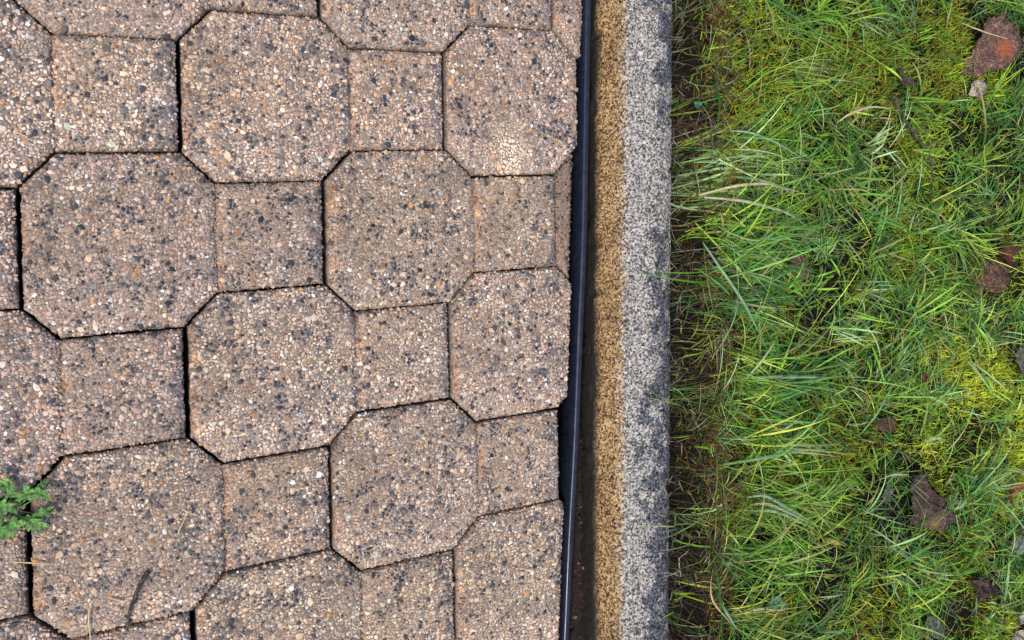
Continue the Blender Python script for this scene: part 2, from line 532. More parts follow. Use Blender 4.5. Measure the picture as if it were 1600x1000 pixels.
prof = [(-0.0845, -0.09), (-0.0845, -0.022), (-0.0825, -0.006), (-0.0695, 0.0225), (-0.0668, 0.0275), (-0.0630, 0.0298), (-0.055, 0.0304),
        (-0.035, 0.0308), (-0.022, 0.0302), (-0.011, 0.0282), (0.0, 0.0243), (0.0075, 0.0195), (0.0112, 0.014), (0.0128, 0.006), (0.0132, -0.03), (0.0138, -0.09)]
prof = np.array(prof)
seg = np.r_[0, np.cumsum(np.linalg.norm(np.diff(prof, axis=0), axis=1))]
tt = np.r_[np.arange(0, seg[1], 0.02), np.arange(seg[1], seg[-3], 0.0012), np.linspace(seg[-3], seg[-1], 8)]
pu = np.interp(tt, seg, prof[:, 0]); pz = np.interp(tt, seg, prof[:, 1])
tu = np.gradient(pu); tz = np.gradient(pz); nl = np.hypot(tu, tz); nu, nz = -tz / nl, tu / nl
vv = np.r_[np.linspace(-1.6, -0.46, 40, endpoint=False), np.arange(-0.46, 0.46, 0.0013), np.linspace(0.46, 1.4, 40)]
U, Vv = np.meshgrid(pu, vv, indexing='ij'); ZZ = np.meshgrid(pz, vv, indexing='ij')[0]
I = np.meshgrid(tt, vv, indexing='ij')[0]
disp = 0.0007 * (n1(I * 420, Vv * 420) - 0.5) + 0.0016 * (fbm(n2, I * 110, Vv * 110) - 0.55) + 0.0030 * (fbm(n3, I * 18, Vv * 12) - 0.5) \
    - 0.0035 * np.clip(n2(I * 230 + 9, Vv * 230) - 0.80, 0, 1) / 0.2 - 0.006 * np.clip(fbm(n1, I * 34, Vv * 34) - 0.68, 0, 1) / 0.2
U2 = U + disp * nu[:, None]; Z2 = ZZ + disp * nz[:, None]
kx, ky = from_kerb(U2, Vv)
a, b = U.shape
ii = np.arange(a * b).reshape(a, b)
kf = np.stack([ii[:-1, :-1].ravel(), ii[:-1, 1:].ravel(), ii[1:, 1:].ravel(), ii[1:, :-1].ravel()], 1)
zone = np.zeros((a, b, 3))
zone[..., 0] = np.clip((-0.0650 + 0.003 * (fbm(n3, Vv * 40, Vv * 0 + 8.0) - .5) - U) / 0.016 * 0.5 + 0.5, 0, 1)
zone[..., 1] = np.clip((0.0035 + 0.008 * (fbm(n1, Vv * 30, Vv * 0) - .5) - ZZ) / 0.009, 0, 1)
zone[..., 2] = np.clip(np.exp(-((U + 0.014) / 0.012) ** 2) * (0.35 + 1.0 * fbm(n2, Vv * 9, Vv * 0 + 3.0)) + 0.45 * sstep(-0.014, 0.004, U), 0, 1) * (1 - 0.85 * np.exp(-((Vv - 0.16) / 0.07) ** 2)) - 0.6 * sstep(-0.035, -0.055, U) - 0.5 * np.exp(-((Vv - 0.16) / 0.08) ** 2)  # stain cleared at one spot: sun fleck painted as paler concrete
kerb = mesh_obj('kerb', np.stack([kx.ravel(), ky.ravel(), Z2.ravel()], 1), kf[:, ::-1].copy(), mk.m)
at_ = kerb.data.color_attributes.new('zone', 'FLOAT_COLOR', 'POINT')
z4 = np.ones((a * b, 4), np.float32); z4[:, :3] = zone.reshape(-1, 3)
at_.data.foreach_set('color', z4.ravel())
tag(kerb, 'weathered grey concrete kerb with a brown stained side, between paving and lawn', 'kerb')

# ------------------------------------------------------------------ dark edging strip along the paving
mstrip = Mat('edging_plastic', 0.32, 0.5)
mstrip.color(mstrip.mix(mstrip.ramp(mstrip.noise(420, 5, 0.8), [(0.60, g3(0)), (0.72, g3(0.6))]), mstrip.ramp(mstrip.noise(120, 5, 0.7), [(0.3, (0.006, 0.009, 0.018)), (0.7, (0.014, 0.020, 0.038))]), (0.10, 0.085, 0.07)))
mstrip.l(mstrip.ramp(mstrip.noise(60, 5), [(0.3, g3(0.16)), (0.7, g3(0.38))]), mstrip.b.inputs['Roughness'])
mstrip.bump(mstrip.noise(400, 3), 0.12, 0.0006)
sp_ = [(0.0022, -0.05), (0.0022, 0.0020), (0.0025, 0.0033), (0.0036, 0.0041), (0.0060, 0.0043), (0.0082, 0.0040), (0.0092, 0.0030), (0.0095, 0.0), (0.0095, -0.008), (0.0060, -0.010), (0.0060, -0.05)]
ys = np.linspace(-0.95, 0.55, 160)
sx = strip_x(ys)
ksm = np.ones(15) / 15
sx = np.convolve(np.pad(sx, 7, mode='reflect', reflect_type='odd'), ksm, 'valid')
Vs = []
for x, y in zip(sx, ys):
    wv = 0.0016 * (n3(np.array([y * 9.0]), np.array([0.5]))[0] - .5)
    for u, z in sp_: Vs.append((x + u + wv, y - 0.13 * u, z - 0.001))
m = len(sp_); Fs = []
for i in range(len(ys) - 1):
    for j in range(m):
        j2 = (j + 1) % m
        Fs.append((i * m + j, i * m + j2, (i + 1) * m + j2, (i + 1) * m + j))
strip = mesh_obj('edging_strip', Vs, [f[::-1] for f in Fs], mstrip.m)
tag(strip, 'thin blue black edging strip standing in the gap between pavers and kerb', 'edging')

# soil lodged in the gap between strip and kerb
gv = np.arange(-1.1, 0.75, 0.004); gu = np.linspace(0, 1, 16)
ux, vy = np.meshgrid(gu, gv, indexing='ij')
rx, ry = from_kerb(np.full_like(gv, -0.080), gv)
lx = strip_x(ry) + 0.004
gxx = lx[None] + (rx - lx)[None] * ux; gyy = np.broadcast_to(ry[None], ux.shape)
fillz = -0.034 + 0.010 * sstep(0.0, -0.45, vy) + 0.010 * (fbm(n1, gxx * 60, gyy * 60) - .5) + 0.007 * (n2(gxx * 260, gyy * 260) - .5) - 0.006 * np.exp(-((ux - 0.62) / 0.1) ** 2)
ii = np.arange(ux.size).reshape(ux.shape)
gf = np.stack([ii[:-1, :-1].ravel(), ii[1:, :-1].ravel(), ii[1:, 1:].ravel(), ii[:-1, 1:].ravel()], 1)
mgap = Mat('gap_soil', 0.95, 0.15)
mgap.color(mgap.ramp(mgap.noise(420, 5, 0.75), [(0.3, (0.006, 0.005, 0.004)), (0.55, (0.026, 0.018, 0.016)), (0.8, (0.09, 0.065, 0.055))]))
mgap.bump(mgap.noise(500, 4), 1.0, 0.002)
tag(mesh_obj('gap_soil', np.stack([gxx.ravel(), gyy.ravel(), fillz.ravel()], 1), gf, mgap.m), kind='structure')

# grit and crumbs lying on that soil, and a few in the joints beside the strip
r = np.random.default_rng(77)
Ng = 2600
gi_ = r.integers(0, ux.size, Ng)
gp = np.c_[gxx.ravel()[gi_] + r.normal(0, .002, Ng), gyy.ravel()[gi_] + r.normal(0, .002, Ng), fillz.ravel()[gi_]]
gr_ = 0.0008 + 0.0022 * r.random(Ng) ** 3
GC = np.array([lin(60, 46, 40), lin(40, 32, 28), lin(96, 78, 66), lin(130, 112, 98), lin(70, 50, 34)])
gc_ = GC[r.choice(5, Ng, p=[.35, .3, .18, .07, .1])]
gv_, gf_, gcol = pebble_mesh(gp, gr_, gr_ * 0.9, gc_, r)
tag(mesh_obj('grit', gv_, gf_, ms.m, smooth=False, col=gcol), 'dark grit and crumbs lying in the gap beside the edging strip', 'grit', kind='stuff')

# ------------------------------------------------------------------ blades
def blades(bx, by, bz, az, el, length, width, droop, twist, seg, c0, c1, r, floor=True, roll=0.5):
    """arrays of N blades -> verts, quads, colours"""
    N = len(bx)
    t = np.linspace(0, 1, seg + 1)
    e = el[:, None] - droop[:, None] * t[None] ** 1.2
    A = az[:, None] + twist[:, None] * t[None]
    st_ = (length / seg)[:, None]
    dx = np.cos(e) * np.cos(A) * st_; dy = np.cos(e) * np.sin(A) * st_; dz = np.sin(e) * st_
    cx = np.c_[bx, bx[:, None] + np.cumsum(dx[:, :-1], 1)]
    cy = np.c_[by, by[:, None] + np.cumsum(dy[:, :-1], 1)]
    cz = np.c_[bz, bz[:, None] + np.cumsum(dz[:, :-1], 1)]
    if floor:
        g = ground_h(cx, cy)
        u, _ = to_kerb(cx, cy)
        g = np.where((u < 0.012) & (u > -0.085), np.maximum(g, KERB_TOP + 0.002), g)
        cz = np.maximum(cz, g + 0.002 + 0.007 * r.random((N, 1)))
    w = (width[:, None] * np.clip(np.minimum(0.55 + 1.6 * t, 1.25 - 1.15 * t ** 2.2), 0.06, 1)[None]) * 0.5
    rl = (r.random(N)[:, None] - 0.5) * 2 * roll + (r.random(N)[:, None] - .5) * t[None] * 1.6
    wx = -np.sin(A) * np.cos(rl); wy = np.cos(A) * np.cos(rl); wz = np.sin(rl)
    L = np.stack([cx - wx * w, cy - wy * w, cz - wz * w], 2); R_ = np.stack([cx + wx * w, cy + wy * w, cz + wz * w], 2)
    V = np.stack([L, R_], 2).reshape(N, -1, 3)
    k = np.arange(seg)
    f = np.stack([2 * k, 2 * k + 1, 2 * k + 3, 2 * k + 2], 1)
    Fq = (f[None] + (np.arange(N) * 2 * (seg + 1))[:, None, None]).reshape(-1, 4)
    col = c0[:, None, :] * (1 - t)[None, :, None] + c1[:, None, :] * t[None, :, None]
    col = np.repeat(col, 2, axis=1).reshape(-1, 3)
    return V.reshape(-1, 3), Fq, col

def in_area(x, y, margin=0.06):
    u, v = to_kerb(x, y)
    return (u > 0.0) & (x < 1.44 + margin)
def spots(lst, x, y):
    s = np.zeros_like(x)
    for (px, py, rx_, ry_, a_) in lst:
        c = at(px, py, 0.02)
        s += a_ * np.exp(-(((x - c[0]) / (rx_ * 0.0010)) ** 2 + ((y - c[1]) / (ry_ * 0.00085)) ** 2))
    return s
MOSS_OLIVE = [(1150, 110, 45, 120, 1), (1260, 100, 60, 50, .9), (1340, 120, 70, 60, .8), (1450, 60, 60, 50, .8), (1460, 120, 70, 50, .7), (1380, 395, 45, 60, 1), (1420, 230, 60, 60, .6),
              (1160, 640, 40, 50, 1), (1200, 730, 50, 50, .8), (1300, 640, 60, 40, .5), (1320, 700, 60, 40, .6), (1470, 890, 40, 30, .9), (1330, 955, 50, 40, .8), (1130, 230, 30, 40, .9), (1160, 450, 30, 60, .6), (1400, 930, 40, 40, .4)]
MOSS_LIME = [(1500, 600, 60, 45, 1.2), (1470, 560, 60, 40, .8), (1560, 730, 60, 60, 1.2), (1590, 650, 40, 60, 1), (1430, 690, 50, 40, .5), (1540, 970, 60, 40, .6)]
BARE = [(1260, 240, 40, 40, .8), (1350, 190, 40, 40, .8), (1250, 420, 35, 30, 1), (1270, 490, 50, 30, .7), (1440, 500, 40, 40, .6), (1540, 430, 50, 40, 1), (1400, 760, 50, 60, 1.1), (1540, 80, 60, 70, 1.2), (1520, 905, 45, 40, 1), (1440, 970, 40, 40, .7)]

# moss: a low carpet of tiny shoots
N = 170000
x = 0.62 + rng.random(N) * 0.86; y = -0.92 + rng.random(N) * 1.26
u, v = to_kerb(x, y)
mo = spots(MOSS_OLIVE, x, y); ml = spots(MOSS_LIME, x, y); ba = spots(BARE, x, y)
edge = sstep(0.038, 0.060, u)
dens = edge * np.clip(0.12 + 0.55 * np.clip(fbm(n2, x * 14, y * 14) * 3 - 1.2, 0, 1) + 0.9 * mo + 0.9 * ml - 0.25 * ba, 0.05, 1)
ok = rng.random(N) < dens
x, y, mo, ml = x[ok], y[ok], mo[ok], ml[ok]
N = len(x)
z = ground_h(x, y) + 0.010 * np.clip(mo + ml, 0, 1) * rng.random(N) + 0.004 * rng.random(N)
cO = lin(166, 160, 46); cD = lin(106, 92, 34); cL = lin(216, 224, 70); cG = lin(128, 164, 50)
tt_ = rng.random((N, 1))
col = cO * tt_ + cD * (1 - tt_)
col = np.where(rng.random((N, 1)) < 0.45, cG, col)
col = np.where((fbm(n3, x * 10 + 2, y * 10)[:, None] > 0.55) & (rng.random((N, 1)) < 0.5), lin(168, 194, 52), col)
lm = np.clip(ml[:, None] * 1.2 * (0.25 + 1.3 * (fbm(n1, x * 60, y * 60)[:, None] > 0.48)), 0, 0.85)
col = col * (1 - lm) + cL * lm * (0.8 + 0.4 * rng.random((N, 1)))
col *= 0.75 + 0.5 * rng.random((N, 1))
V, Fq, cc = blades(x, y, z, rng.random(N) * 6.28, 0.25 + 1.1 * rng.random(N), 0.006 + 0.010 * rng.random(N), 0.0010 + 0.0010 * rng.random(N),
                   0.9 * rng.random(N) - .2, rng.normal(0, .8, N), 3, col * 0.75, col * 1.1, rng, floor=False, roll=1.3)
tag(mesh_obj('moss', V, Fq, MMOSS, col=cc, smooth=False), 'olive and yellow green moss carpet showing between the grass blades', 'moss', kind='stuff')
print('moss', N)

# grass: tufts that share a direction
def flow(x, y):
    u, v = to_kerb(x, y)
    a = (fbm(n1, x * 5 + 3, y * 5) - 0.5) * 7.0 - 0.2
    k = 1 - sstep(0.10, 0.22, u)
    return a * (1 - k) + (-0.05 + 0.9 * (fbm(n3, x * 9, y * 9) - .5)) * k
NT = 7600
tx = 0.63 + rng.random(NT) * 0.84; ty = -0.92 + rng.random(NT) * 1.26
tu_, tv_ = to_kerb(tx, ty)
ba = spots(BARE, tx, ty); mo = spots(MOSS_OLIVE, tx, ty); ml = spots(MOSS_LIME, tx, ty)
pr = np.clip(0.02 + 1.2 * fbm(n3, tx * 11 + 4, ty * 11) - 0.35 * ba - 0.62 * mo - 0.40 * ml, 0.08, 1) * np.maximum(sstep(0.038, 0.056, tu_), 0.30 * (tu_ > 0.014) * (fbm(n1, tv_ * 25, tu_ * 25) > 0.5))
KEEP = [(1540, 76, .034, .050), (1244, 416, .032, .030), (1545, 425, .042, .042), (1384, 663, .024, .018), (1440, 782, .040, .056), (1524, 915, .034, .030), (1448, 975, .024, .028), (1520, 140, .014, .016), (1592, 852, .02, .016), (1592, 566, .02, .03), (1580, 770, .02, .03)]
for (a_, b_, c_, d_) in KEEP:
    q_ = at(a_, b_, 0.035)
    pr = pr * np.where(((tx - q_[0]) / c_) ** 2 + ((ty - q_[1]) / d_) ** 2 < 1, 0.06, 1)
ok = rng.random(NT) < pr
tx, ty = tx[ok], ty[ok]
EDGE_TUFTS = [(1098, 212), (1092, 235), (1104, 255), (1092, 298), (1098, 325), (1104, 352), (1112, 395), (1130, 470), (1172, 588), (1180, 600), (1150, 728), (1165, 785), (1175, 800), (1118, 938), (1130, 960), (1190, 55), (1175, 130), (1150, 400), (1120, 440), (1160, 350), (1150, 640), (1170, 860), (1160, 900)]
et = np.array([at(a_ + 14, b_, 0.03)[:2] for a_, b_ in EDGE_TUFTS])
tx = np.r_[tx, et[:, 0]]; ty = np.r_[ty, et[:, 1]]
cnt = 2 + (rng.random(len(tx)) ** 2 * 13).astype(int)
cnt[-len(et):] = 22
tid = np.repeat(np.arange(len(tx)), cnt)
N = len(tid)
sprd = np.where(tid >= len(tx) - len(et), 0.013, 0.006)
x = tx[tid] + rng.normal(0, 1, N) * sprd * 0.8; y = ty[tid] + rng.normal(0, 1, N) * sprd
taz = flow(tx, ty) + rng.normal(0, 1.1, len(tx)); tlen = 0.022 + 0.058 * rng.random(len(tx)) ** 2.0
tu2, _ = to_kerb(tx, ty)
tlen = np.where(tu2 < 0.035, 0.014 + 0.016 * rng.random(len(tx)), tlen)
taz = np.where(tu2 < 0.12, rng.normal(-0.05, 0.45, len(tx)), taz)
tlen = np.where((tu2 < 0.12) & (tu2 > 0.035), tlen * 1.35, tlen)
taz[-len(et):] = rng.normal(-0.02, 0.22, len(et)); tlen[-len(et):] = 0.075 + 0.035 * rng.random(len(et))
az = taz[tid] + rng.normal(0, 0.5, N)
stray = (rng.random(N) < 0.35) & (tid < len(tx) - len(et))
az = np.where(stray, rng.random(N) * 6.28, az)
ln = tlen[tid] * (0.6 + 0.7 * rng.random(N))
wd = (0.0009 + 0.0017 * rng.random(len(tx)) ** 2.6)[tid] * (0.8 + 0.4 * rng.random(N))
GP = np.array([lin(104, 164, 52), lin(138, 190, 66), lin(60, 110, 42), lin(166, 202, 62), lin(96, 164, 86), lin(170, 208, 152), lin(192, 210, 84)])
gi = rng.choice(len(GP), len(tx), p=[.22, .20, .19, .08, .16, .11, .04])
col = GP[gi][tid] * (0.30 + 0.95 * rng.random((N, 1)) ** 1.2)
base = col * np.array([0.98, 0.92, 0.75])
dryb = rng.random(N) < 0.05
col[dryb] = lin(186, 172, 118) * (0.7 + 0.4 * rng.random((dryb.sum(), 1)))
tipdry = (rng.random(N) < 0.12)[:, None]
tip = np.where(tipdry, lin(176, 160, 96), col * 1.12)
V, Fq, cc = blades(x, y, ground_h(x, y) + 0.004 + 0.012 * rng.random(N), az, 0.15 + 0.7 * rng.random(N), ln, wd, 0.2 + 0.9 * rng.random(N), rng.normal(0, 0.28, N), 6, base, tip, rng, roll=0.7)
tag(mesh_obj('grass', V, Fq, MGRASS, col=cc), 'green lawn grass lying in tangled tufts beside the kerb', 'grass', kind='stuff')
print('grass', N)

# thatch and dry stems in the trench along the kerb and on the torn lawn edge
N = 6500
u = np.where(rng.random(N) < 0.7, 0.014 + 0.056 * rng.random(N), 0.06 + 0.64 * rng.random(N))
v = -0.72 + rng.random(N) * 1.25
keep = (fbm(n2, v * 22, u * 22) > 0.40) | (u > 0.09)
u, v = u[keep], v[keep]; N = len(u)
x, y = from_kerb(u, v)
DP = np.array([lin(140, 136, 118), lin(108, 102, 88), lin(84, 64, 46), lin(176, 170, 146), lin(98, 106, 72), lin(60, 50, 42)])
col = DP[rng.choice(6, N, p=[.22, .22, .13, .07, .26, .10])] * (0.4 + 0.7 * rng.random((N, 1)))
wall = (u > 0.036) & (u < 0.070)
col[wall & (rng.random(N) < 0.4)] = lin(88, 62, 40)
az = np.where(rng.random(N) < 0.5, 1.47 + rng.normal(0, .6, N) + math.pi * (rng.random(N) < .5), rng.random(N) * 6.28)
V, Fq, cc = blades(x, y, ground_h(x, y) + 0.003 + 0.008 * rng.random(N), az, 0.1 + 0.8 * rng.random(N), 0.012 + 0.045 * rng.random(N) ** 1.8, 0.0006 + 0.0009 * rng.random(N) ** 2,
                   0.3 + 1.1 * rng.random(N), rng.normal(0, .9, N), 5, col, col, rng, roll=1.0)
# short brown root fibres on the torn bank of the lawn
N2 = 4000
u = 0.052 + 0.036 * rng.random(N2); v = -0.72 + rng.random(N2) * 1.25
keep = rng.random(N2) < np.clip(0.15 + 1.5 * sstep(0.05, -0.10, v) + 0.6 * (fbm(n2, v * 30, u * 0 + 1) > .55), 0, 1)
u, v = u[keep], v[keep]; N2 = len(u)
x, y = from_kerb(u, v)
RP = np.array([lin(112, 74, 44), lin(84, 56, 36), lin(142, 108, 68), lin(124, 112, 52), lin(64, 46, 34)])
col = RP[rng.integers(0, 5, N2)] * (0.4 + 0.6 * rng.random((N2, 1)))
V2, F2, c2 = blades(x, y, ground_h(x, y) + 0.002 + 0.010 * rng.random(N2), rng.random(N2) * 6.28, 0.0 + 1.0 * rng.random(N2), 0.008 + 0.022 * rng.random(N2) ** 1.5, 0.0006 + 0.0008 * rng.random(N2) ** 2,
                    0.2 + 1.2 * rng.random(N2), rng.normal(0, 1.2, N2), 5, col, col, rng, roll=1.2)
Fq = np.concatenate([Fq, F2 + len(V)]); V = np.concatenate([V, V2]); cc = np.concatenate([cc, c2])
N3 = 26
u = -0.05 + 0.056 * rng.random(N3) ** 0.5; v = -0.42 + rng.random(N3) * 0.85
x, y = from_kerb(u, v)
V2, F2, c2 = blades(x, y, np.full(N3, 0.0325), rng.random(N3) * 6.28, np.zeros(N3), 0.006 + 0.016 * rng.random(N3), np.full(N3, 0.0009), np.zeros(N3), rng.normal(0, .8, N3), 5,
                    np.tile(lin(150, 138, 96), (N3, 1)), np.tile(lin(120, 104, 66), (N3, 1)), rng, roll=0.3)
Fq = np.concatenate([Fq, F2 + len(V)]); V = np.concatenate([V, V2]); cc = np.concatenate([cc, c2])
tag(mesh_obj('dry_thatch', V, Fq, MDRY, col=cc), 'dry brown stems and roots in the dark trench beside the kerb', 'dry grass', kind='stuff')

# ------------------------------------------------------------------ fallen leaves and other small things
def leaf_mat(name, c1, c2, c3, rough=0.75, scale=150.0, patch=None):
    m = Mat(name, rough, 0.25)
    a = m.ramp(m.noise(scale, 6, 0.8), [(0.36, c1), (0.50, c2), (0.66, c3)])
    a = m.mix(m.ramp(m.noise(scale * 0.45, 5, 0.7), [(0.40, g3(0)), (0.62, g3(0.75))]), a, tuple(v * 0.45 for v in c1))
    a = m.mix(m.ramp(m.noise(scale * 3.5, 3), [(0.42, g3(0.0)), (0.58, g3(0.65))]), a, tuple(v * 0.25 for v in c1))
    if patch:
        pc_, pr_, pcol = patch
        mp = m.n('ShaderNodeVectorMath', operation='DISTANCE'); m.l(m.tc.outputs['Object'], mp.inputs[0]); mp.inputs[1].default_value = pc_
        f_ = m.math('ADD', m.math('DIVIDE', mp.outputs['Value'], pr_), m.math('MULTIPLY', m.math('SUBTRACT', m.noise(scale * 1.6, 7, 0.85), 0.5), 5.0))
        a = m.mix(m.ramp(f_, [(0.45, g3(0.85)), (1.1, g3(0))]), a, pcol)
    m.color(a)
    m.bump(m.noise(scale * 2.2, 4), 1.0, 0.002)
    return m.m
def L3(*c): return tuple(lin(*c))
ML = {
 'purple': leaf_mat('leaf_purple_brown', L3(70, 46, 40), L3(122, 92, 82), L3(160, 134, 122)),
 'bigpurple': leaf_mat('leaf_purple_orange', L3(70, 46, 40), L3(122, 92, 82), L3(160, 134, 122), patch=((0.020, 0.000, 0.004), 0.017, L3(140, 78, 44))),
 'darktan': leaf_mat('leaf_dark_tan', L3(46, 34, 32), L3(86, 68, 66), L3(126, 108, 104), patch=((0.016, -0.034, 0.0), 0.018, L3(108, 80, 64))),
 'husk': leaf_mat('pod_husk', L3(62, 42, 32), L3(100, 72, 56), L3(176, 150, 128), 0.75, 230.0),
 'weed': leaf_mat('weed_leaf', L3(76, 124, 56), L3(108, 158, 78), L3(162, 200, 134), 0.5, 90.0),
 'orange': leaf_mat('leaf_orange', L3(96, 50, 24), L3(150, 82, 40), L3(180, 116, 66)),
 'dark': leaf_mat('leaf_dark_brown', L3(46, 34, 32), L3(86, 68, 64), L3(126, 106, 100)),
 'brown': leaf_mat('leaf_brown', L3(60, 40, 30), L3(104, 76, 58), L3(150, 120, 96)),
 'grey': leaf_mat('leaf_grey', L3(72, 66, 64), L3(116, 108, 106), L3(156, 148, 144)),
 'pale': leaf_mat('leaf_pale', L3(130, 118, 104), L3(184, 172, 158), L3(220, 212, 204)),
 'red': leaf_mat('leaf_red_brown', L3(60, 28, 22), L3(102, 52, 40), L3(140, 84, 64)),
 'yellow': leaf_mat('leaf_yellow', L3(110, 104, 36), L3(160, 156, 64), L3(186, 180, 96)),
 'green': leaf_mat('leaf_green', L3(84, 130, 66), L3(116, 168, 92), L3(164, 204, 144), 0.55, 110.0),
 'teal': leaf_mat('leaf_blue_green', L3(64, 104, 82), L3(92, 136, 110), L3(130, 166, 140), 0.6),
 'stone': leaf_mat('pebble_grey', L3(96, 104, 98), L3(140, 148, 140), L3(176, 182, 174), 0.7, 80.0),
 'twig': leaf_mat('twig_bark', L3(54, 46, 38), L3(98, 90, 78), L3(146, 140, 124), 0.85, 260.0),
}
def leaf_mesh(name, poly, mat, seed, curl=0.15, ripple=0.0026, thick=0.0006, parent=None, loc=None, dome=0.0, ragged=0.14, vein=0.0):
    """star-shaped outline (local xy) -> curled sheet with a thickness"""
    r = np.random.default_rng(seed)
    poly = np.asarray(poly, float)
    pts = []
    for i in range(len(poly)):
        a, b = poly[i], poly[(i + 1) % len(poly)]
        k = max(2, int(np.linalg.norm(b - a) / 0.0022))
        for j in range(k): pts.append(a + (b - a) * j / k)
    pts = np.array(pts); n = len(pts)
    c = poly.mean(0); d = pts - c
    size = np.abs(d).max()
    sm = np.convolve(np.r_[r.random(n)[-1:], r.random(n), r.random(1)], [.25, .5, .25], 'valid')[:n]
    d = d * (1 + ragged * (sm - 0.5) * 2)[:, None]
    lv = [1.0, 0.82, 0.62, 0.42, 0.22]
    ax = r.random() * 6.28
    if vein: ax = vein
    off = r.random(2) * 50
    def zf(p):
        u_ = p[:, 0] * math.cos(ax) + p[:, 1] * math.sin(ax); w_ = -p[:, 0] * math.sin(ax) + p[:, 1] * math.cos(ax)
        rr = np.hypot(p[:, 0], p[:, 1]) / size
        z = curl * w_ ** 2 / size - dome * rr ** 2 * size + ripple * (fbm(n1, p[:, 0] * 170 + off[0], p[:, 1] * 170 + off[1]) - 0.5) * 3
        return z - 0.0007 * np.exp(-(w_ / 0.0012) ** 2) + 0.0004 * np.cos(np.abs(w_) * 900 - u_ * 700)
    rings = []
    for s_ in lv:
        p = d * s_
        rings.append(np.c_[p, zf(p)])
    ctr = np.zeros((1, 2)); top = np.concatenate(rings + [np.c_[ctr, zf(ctr)]])
    bot = top - np.array([0, 0, thick])
    V = np.concatenate([top, bot]); m = len(top); Fc = []
    for k in range(len(lv) - 1):
        for j in range(n):
            j2 = (j + 1) % n
            q = (k * n + j, k * n + j2, (k + 1) * n + j2, (k + 1) * n + j)
            Fc += [q, tuple(m + t for t in q[::-1])]
    for j in range(n):
        j2 = (j + 1) % n; k = (len(lv) - 1) * n
        Fc += [(k + j, k + j2, m - 1), (m + k + j2, m + k + j, 2 * m - 1), (j2, j, m + j, m + j2)]
    V = V + np.array([c[0], c[1], 0])
    return mesh_obj(name, V, Fc, mat, parent, loc=loc)

def px_leaf(name, pxpoly, z, mat, label, cat, seed, tilt=(0, 0), **kw):
    w = np.array([at(a, b, z)[:2] for a, b in pxpoly])
    if area(w) < 0: w = w[::-1]
    c = w.mean(0)
    o = leaf_mesh(name, w - c, mat, seed, **kw)
    zz = float(ground_h(np.array([c[0]]), np.array([c[1]]))[0])
    o.location = (c[0], c[1], max(z, zz + 0.020))
    o.rotation_euler = (tilt[0], tilt[1], 0)
    return tag(o, label, cat)
def oval(cx, cy, rx_, ry_, ang=0.0, n=14, pinch=0.0):
    out = []
    for i in range(n):
        t = i / n * 2 * math.pi
        a_, b_ = rx_ * math.cos(t), ry_ * math.sin(t) * (1 - pinch * math.cos(t))
        out.append((cx + a_ * math.cos(ang) - b_ * math.sin(ang), cy + a_ * math.sin(ang) + b_ * math.cos(ang)))
    return out
ZL = 0.050
big = px_leaf('fallen_leaf', [(1527, 33), (1545, 30), (1561, 45), (1571, 62), (1573, 85), (1562, 102), (1551, 112), (1536, 113), (1524, 122), (1508, 114), (1509, 97), (1518, 75), (1523, 55)], ZL,
        ML['bigpurple'], 'large purple brown fallen leaf with an orange patch, near the top right corner', 'leaf', 11, tilt=(0.1, -0.25), curl=0.25, ripple=0.003)
px_leaf('leaf_scrap', [(1512, 128), (1524, 126), (1536, 136), (1532, 150), (1520, 158), (1512, 150)], ZL, ML['pale'], 'crumpled whitish leaf scrap just below the large purple brown leaf', 'leaf', 13, curl=0.6, ripple=0.005)
px_leaf('fallen_leaf', [(1391, 112), (1400, 110), (1412, 125), (1414, 138), (1404, 136), (1394, 126)], ZL, ML['dark'], 'small dark leaf half sunk in moss above the long twig', 'leaf', 14, curl=0.5)
px_leaf('fallen_leaf', [(1226, 402), (1240, 400), (1252, 398), (1262, 412), (1264, 432), (1252, 438), (1238, 430), (1228, 424), (1232, 412)], ZL, ML['purple'], 'ragged grey brown leaf in the grass nearest the kerb', 'leaf', 15, tilt=(0.1, 0.1), curl=0.3, ripple=0.004, ragged=0.15)
pod = empty('seed_pod', (0, 0, 0)); pc = at(1550, 432, ZL); pc[2] = float(ground_h(np.array([pc[0]]), np.array([pc[1]]))[0]) + 0.032; pod.location = pc
w = np.array([at(a_, b_, ZL)[:2] - pc[:2] for a_, b_ in oval(1548, 430, 32, 27, 0.3)])
if area(w) < 0: w = w[::-1]
leaf_mesh('husk', w, ML['husk'], 16, curl=0.0, dome=0.55, ripple=0.006, thick=0.002, parent=pod, ragged=0.16)
w = np.array([at(a_, b_, ZL)[:2] - pc[:2] for a_, b_ in [(1541, 392), (1550, 386), (1564, 388), (1561, 402), (1559, 422), (1549, 422), (1543, 404)]])
if area(w) < 0: w = w[::-1]
q = leaf_mesh('stub', w, ML['red'], 17, curl=0.8, ripple=0.004, thick=0.0015, parent=pod, ragged=0.12); q.location.z = 0.006
q['label'] = 'dark red stub on top of the pod'
tag(pod, 'rounded brown seed pod with a dark red stub, near the right edge', 'pod')
px_leaf('fallen_leaf', oval(1480, 428, 8, 15, 0.2), ZL, ML['red'], 'tiny reddish brown leaf left of the rounded seed pod', 'leaf', 18, curl=0.4)
px_leaf('fallen_leaf', oval(1386, 663, 19, 12, 0.1), ZL, ML['brown'], 'small oval brown leaf in the middle of the lawn', 'leaf', 19, curl=-0.2, dome=0.3)
px_leaf('fallen_leaf', oval(1440, 592, 8, 9, 0.3), ZL, ML['red'], 'tiny brick red leaf speck left of the yellow moss', 'leaf', 20, curl=0.4)
px_leaf('fallen_leaf', [(1585, 545), (1598, 540), (1612, 552), (1612, 580), (1596, 596), (1588, 582), (1582, 562)], ZL, ML['grey'], 'grey brown leaf cut off by the right edge above the yellow moss', 'leaf', 21, curl=0.3)
